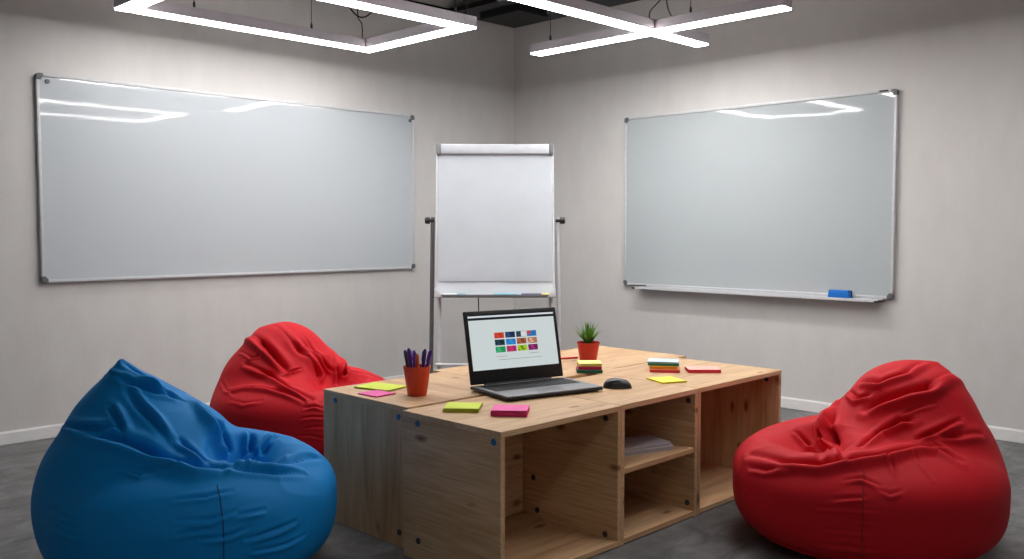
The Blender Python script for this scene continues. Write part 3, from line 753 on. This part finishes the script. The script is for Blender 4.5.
#FOLDS
BLUE['folds'] = [
    dict(a=0.0384, w=0.0272, p=[(-0.187, -0.267, 0.499), (-0.067, -0.264, 0.484), (0.023, -0.243, 0.456), (0.14, -0.225, 0.411), (0.218, -0.219, 0.398), (0.268, -0.181, 0.393)]),
    dict(a=0.0192, w=0.017, p=[(-0.299, -0.215, 0.494), (-0.205, -0.26, 0.504), (-0.117, -0.258, 0.507), (-0.055, -0.231, 0.513)]),
    dict(a=0.0224, w=0.017, p=[(-0.006, -0.039, 0.559), (-0.054, -0.089, 0.593), (-0.115, -0.128, 0.622), (-0.223, -0.114, 0.641)]),
    dict(a=0.024, w=0.0187, p=[(0.064, -0.179, 0.476), (0.008, -0.169, 0.52), (-0.045, -0.165, 0.56), (-0.109, -0.146, 0.61)]),
    dict(a=0.0192, w=0.017, p=[(-0.037, -0.242, 0.493), (-0.078, -0.223, 0.533), (-0.123, -0.208, 0.567)]),
    dict(a=0.024, w=0.017, p=[(-0.172, -0.09, 0.68), (-0.115, -0.078, 0.636), (-0.063, -0.065, 0.601), (-0.023, -0.049, 0.572)]),
    dict(a=0.0352, w=0.0255, p=[(0.009, 0.027, 0.535), (0.078, -0.002, 0.501), (0.108, 0.003, 0.45), (0.134, -0.01, 0.376)]),
    dict(a=0.0256, w=0.017, p=[(0.095, -0.152, 0.462), (0.141, -0.156, 0.425), (0.223, -0.189, 0.403)]),
    dict(a=0.0416, w=0.0238, p=[(0.108, 0.029, 0.45), (0.126, 0.02, 0.396), (0.28, -0.157, 0.391)]),
    dict(a=0.0288, w=0.0187, p=[(0.145, 0.129, 0.426), (0.162, 0.097, 0.381), (0.305, -0.133, 0.387)]),
    dict(a=0.0288, w=0.017, p=[(0.198, 0.19, 0.406), (0.197, 0.121, 0.371), (0.319, -0.115, 0.385)]),
    dict(a=0.0256, w=0.0187, p=[(0.367, 0.184, 0.35), (0.369, 0.018, 0.374), (0.334, -0.102, 0.384)]),
    dict(a=0.0256, w=0.0153, p=[(0.415, 0.014, 0.342), (0.38, -0.083, 0.366), (0.327, -0.143, 0.383), (0.27, -0.189, 0.391)]),
    dict(a=0.0115, w=0.011, p=[(0.024, -0.299, 0.401), (0.085, -0.306, 0.39), (0.109, -0.275, 0.4)]),
    dict(a=0.0092, w=0.0102, p=[(0.081, -0.265, 0.405), (0.133, -0.266, 0.4), (0.178, -0.235, 0.402)]),
    dict(a=0.0103, w=0.0119, p=[(0.23, -0.336, 0.344), (0.291, -0.291, 0.346), (0.336, -0.23, 0.348)]),
    dict(a=0.0103, w=0.0102, p=[(0.375, -0.258, 0.292), (0.395, -0.225, 0.292), (0.417, -0.185, 0.292)]),
    dict(a=0.008, w=0.0119, p=[(0.257, -0.365, 0.298), (0.325, -0.316, 0.293), (0.37, -0.254, 0.304)]),
    dict(a=0.0115, w=0.0119, p=[(0.396, -0.244, 0.223), (0.433, -0.175, 0.229), (0.459, -0.093, 0.236)]),
    dict(a=0.008, w=0.0102, p=[(0.315, -0.339, 0.242), (0.369, -0.283, 0.242), (0.4, -0.237, 0.255)]),
    dict(a=0.008, w=0.0102, p=[(0.263, -0.375, 0.261), (0.301, -0.347, 0.268), (0.336, -0.316, 0.268)]),
    dict(a=0.0092, w=0.0102, p=[(0.404, -0.231, 0.184), (0.443, -0.146, 0.178), (0.464, -0.054, 0.184)]),
    dict(a=0.0069, w=0.0102, p=[(-0.215, -0.363, 0.338), (-0.153, -0.387, 0.322), (-0.102, -0.397, 0.324)]),
    dict(a=0.008, w=0.0102, p=[(-0.179, -0.392, 0.3), (-0.093, -0.422, 0.292), (-0.018, -0.438, 0.286)]),
    dict(a=0.0069, w=0.0102, p=[(-0.133, -0.421, 0.261), (-0.058, -0.441, 0.249), (0.012, -0.447, 0.248)]),
]
RED2['folds'] = [
    dict(a=0.0416, w=0.0272, p=[(-0.239, -0.122, 0.568), (-0.064, -0.183, 0.543), (0.033, -0.186, 0.48), (0.096, -0.182, 0.426)]),
    dict(a=0.0224, w=0.017, p=[(-0.099, -0.368, 0.34), (0.038, -0.34, 0.36), (0.201, -0.313, 0.355), (0.32, -0.28, 0.324)]),
    dict(a=0.032, w=0.0204, p=[(-0.102, -0.262, 0.456), (0.044, -0.243, 0.409), (0.221, -0.277, 0.365), (0.339, -0.249, 0.327)]),
    dict(a=0.0161, w=0.0119, p=[(0.097, -0.204, 0.409), (0.113, -0.167, 0.425), (0.125, -0.122, 0.436)]),
    dict(a=0.0224, w=0.017, p=[(0.025, -0.015, 0.577), (0.097, -0.018, 0.501), (0.131, 0.036, 0.429), (0.15, 0.067, 0.398)]),
    dict(a=0.0224, w=0.0221, p=[(0.376, -0.116, 0.349), (0.138, -0.026, 0.394), (0.067, -0.087, 0.518), (-0.103, -0.077, 0.624)]),
    dict(a=0.048, w=0.017, p=[(0.091, 0.179, 0.434), (0.176, 0.112, 0.386), (0.359, -0.066, 0.361)]),
    dict(a=0.0224, w=0.0153, p=[(0.1, 0.116, 0.468), (0.154, 0.088, 0.406), (0.184, 0.061, 0.343)]),
    dict(a=0.0092, w=0.0119, p=[(-0.214, -0.204, 0.5), (-0.09, -0.237, 0.483), (-0.041, -0.214, 0.495)]),
    dict(a=0.0115, w=0.0093, p=[(0.338, -0.296, 0.298), (0.363, -0.258, 0.303), (0.39, -0.231, 0.291)]),
    dict(a=0.0115, w=0.0093, p=[(0.339, -0.319, 0.255), (0.37, -0.283, 0.262), (0.402, -0.239, 0.255)]),
    dict(a=0.0103, w=0.0093, p=[(0.351, -0.308, 0.21), (0.376, -0.278, 0.216), (0.403, -0.239, 0.21)]),
    dict(a=0.0092, w=0.0102, p=[(0.322, -0.336, 0.177), (0.366, -0.29, 0.177), (0.402, -0.238, 0.158)]),
    dict(a=0.0069, w=0.0136, p=[(-0.031, -0.415, 0.311), (0.079, -0.418, 0.306), (0.16, -0.384, 0.321)]),
    dict(a=0.0069, w=0.0119, p=[(-0.258, -0.288, 0.367), (-0.132, -0.357, 0.342), (-0.015, -0.395, 0.329)]),
]
RED['folds'] = [
    dict(a=0.0352, w=0.0255, p=[(0.422, -0.1, 0.317), (0.412, 0.069, 0.331), (0.357, 0.179, 0.346), (0.283, 0.229, 0.362), (0.18, 0.266, 0.38), (0.057, 0.265, 0.392), (-0.014, 0.277, 0.387), (-0.047, 0.343, 0.362)]),
    dict(a=0.0115, w=0.0136, p=[(0.456, -0.061, 0.286), (0.45, 0.03, 0.296), (0.418, 0.114, 0.317)]),
    dict(a=0.048, w=0.0272, p=[(0.032, -0.14, 0.464), (0.101, -0.079, 0.422), (0.154, -0.002, 0.37), (0.29, 0.211, 0.365)]),
    dict(a=0.0288, w=0.017, p=[(0.129, -0.098, 0.409), (0.157, -0.045, 0.361), (0.313, 0.19, 0.363)]),
    dict(a=0.0192, w=0.0153, p=[(0.201, -0.148, 0.372), (0.194, -0.086, 0.339), (0.34, 0.156, 0.361)]),
    dict(a=0.0352, w=0.0221, p=[(-0.018, -0.055, 0.554), (-0.019, 0.028, 0.558), (-0.084, 0.067, 0.598), (-0.198, 0.038, 0.632)]),
    dict(a=0.0384, w=0.0272, p=[(0.055, 0.039, 0.478), (-0.007, 0.095, 0.519), (-0.103, 0.145, 0.558), (-0.299, 0.085, 0.579)]),
    dict(a=0.0192, w=0.017, p=[(-0.001, -0.105, 0.512), (0.037, -0.02, 0.5), (0.016, 0.023, 0.52)]),
    dict(a=0.0288, w=0.0187, p=[(0.208, 0.182, 0.397), (0.09, 0.137, 0.416), (0.017, 0.157, 0.459), (-0.015, 0.179, 0.464)]),
    dict(a=0.0256, w=0.0153, p=[(0.012, 0.224, 0.41), (-0.071, 0.236, 0.437), (-0.167, 0.229, 0.462)]),
    dict(a=0.0092, w=0.0102, p=[(0.002, 0.15, 0.475), (-0.052, 0.167, 0.5), (-0.106, 0.183, 0.513)]),
    dict(a=0.016, w=0.0187, p=[(-0.031, 0.234, 0.418), (-0.114, 0.261, 0.417), (-0.241, 0.252, 0.417)]),
    dict(a=0.0184, w=0.0102, p=[(-0.027, 0.261, 0.395), (-0.054, 0.295, 0.379), (-0.06, 0.347, 0.359)]),
    dict(a=0.0115, w=0.011, p=[(0.338, 0.267, 0.318), (0.296, 0.296, 0.327), (0.266, 0.339, 0.313)]),
    dict(a=0.0115, w=0.0102, p=[(0.377, 0.269, 0.261), (0.345, 0.303, 0.273), (0.31, 0.333, 0.279)]),
    dict(a=0.0103, w=0.0102, p=[(0.407, 0.232, 0.229), (0.354, 0.301, 0.242), (0.278, 0.368, 0.242)]),
    dict(a=0.0092, w=0.0102, p=[(0.37, 0.284, 0.203), (0.327, 0.33, 0.21), (0.278, 0.369, 0.203)]),
    dict(a=0.0103, w=0.0119, p=[(0.408, 0.206, 0.107), (0.349, 0.296, 0.12), (0.274, 0.362, 0.12)]),
    dict(a=0.0069, w=0.0102, p=[(0.394, 0.252, 0.164), (0.349, 0.307, 0.171), (0.297, 0.355, 0.171)]),
    dict(a=0.0069, w=0.0119, p=[(0.185, 0.263, 0.379), (0.187, 0.314, 0.36), (0.201, 0.355, 0.332)]),
    dict(a=0.0092, w=0.0119, p=[(0.092, 0.289, 0.382), (0.101, 0.352, 0.354), (0.103, 0.39, 0.332)]),
    dict(a=0.0069, w=0.0102, p=[(0.271, 0.346, 0.302), (0.25, 0.369, 0.291), (0.214, 0.381, 0.302)]),
]
#BAGS-END
bag_object(BLUE, 'beanbag', 'blue beanbag at the left front of the table', (1.325, 2.785, 0), R(-65), M['blue'], M['blue_seam'], 'beanbags around the table')
bag_object(RED2, 'beanbag', 'red beanbag behind the blue one, by the left wall', (2.45, 3.90, 0), R(-80), M['red2'], M['red_seam'], 'beanbags around the table')
bag_object(RED, 'beanbag', 'red beanbag at the right, in front of the right whiteboard', (3.14, 1.34, 0), R(155), M['red'], M['red_seam'], 'beanbags around the table')

# ------------------------------------------------------------------ camera, world, colour
cam = bpy.data.cameras.new('camera'); cam.sensor_width = 36; cam.lens = 910/1024*36; cam.clip_start = .05
co = bpy.data.objects.new('camera', cam); COL.objects.link(co)
co.location = (0, 0, 1.10); co.rotation_euler = (R(90)-math.atan(50/911.), 0, R(44.8-90)); SC.camera = co
w = bpy.data.worlds.new('world'); SC.world = w; w.use_nodes = True
w.node_tree.nodes['Background'].inputs[0].default_value = (.8, .85, .9, 1); w.node_tree.nodes['Background'].inputs[1].default_value = .02
vs = SC.view_settings; vs.view_transform = 'Standard'; vs.look = 'None'; vs.gamma = 1; vs.use_curve_mapping = False; vs.exposure = .2
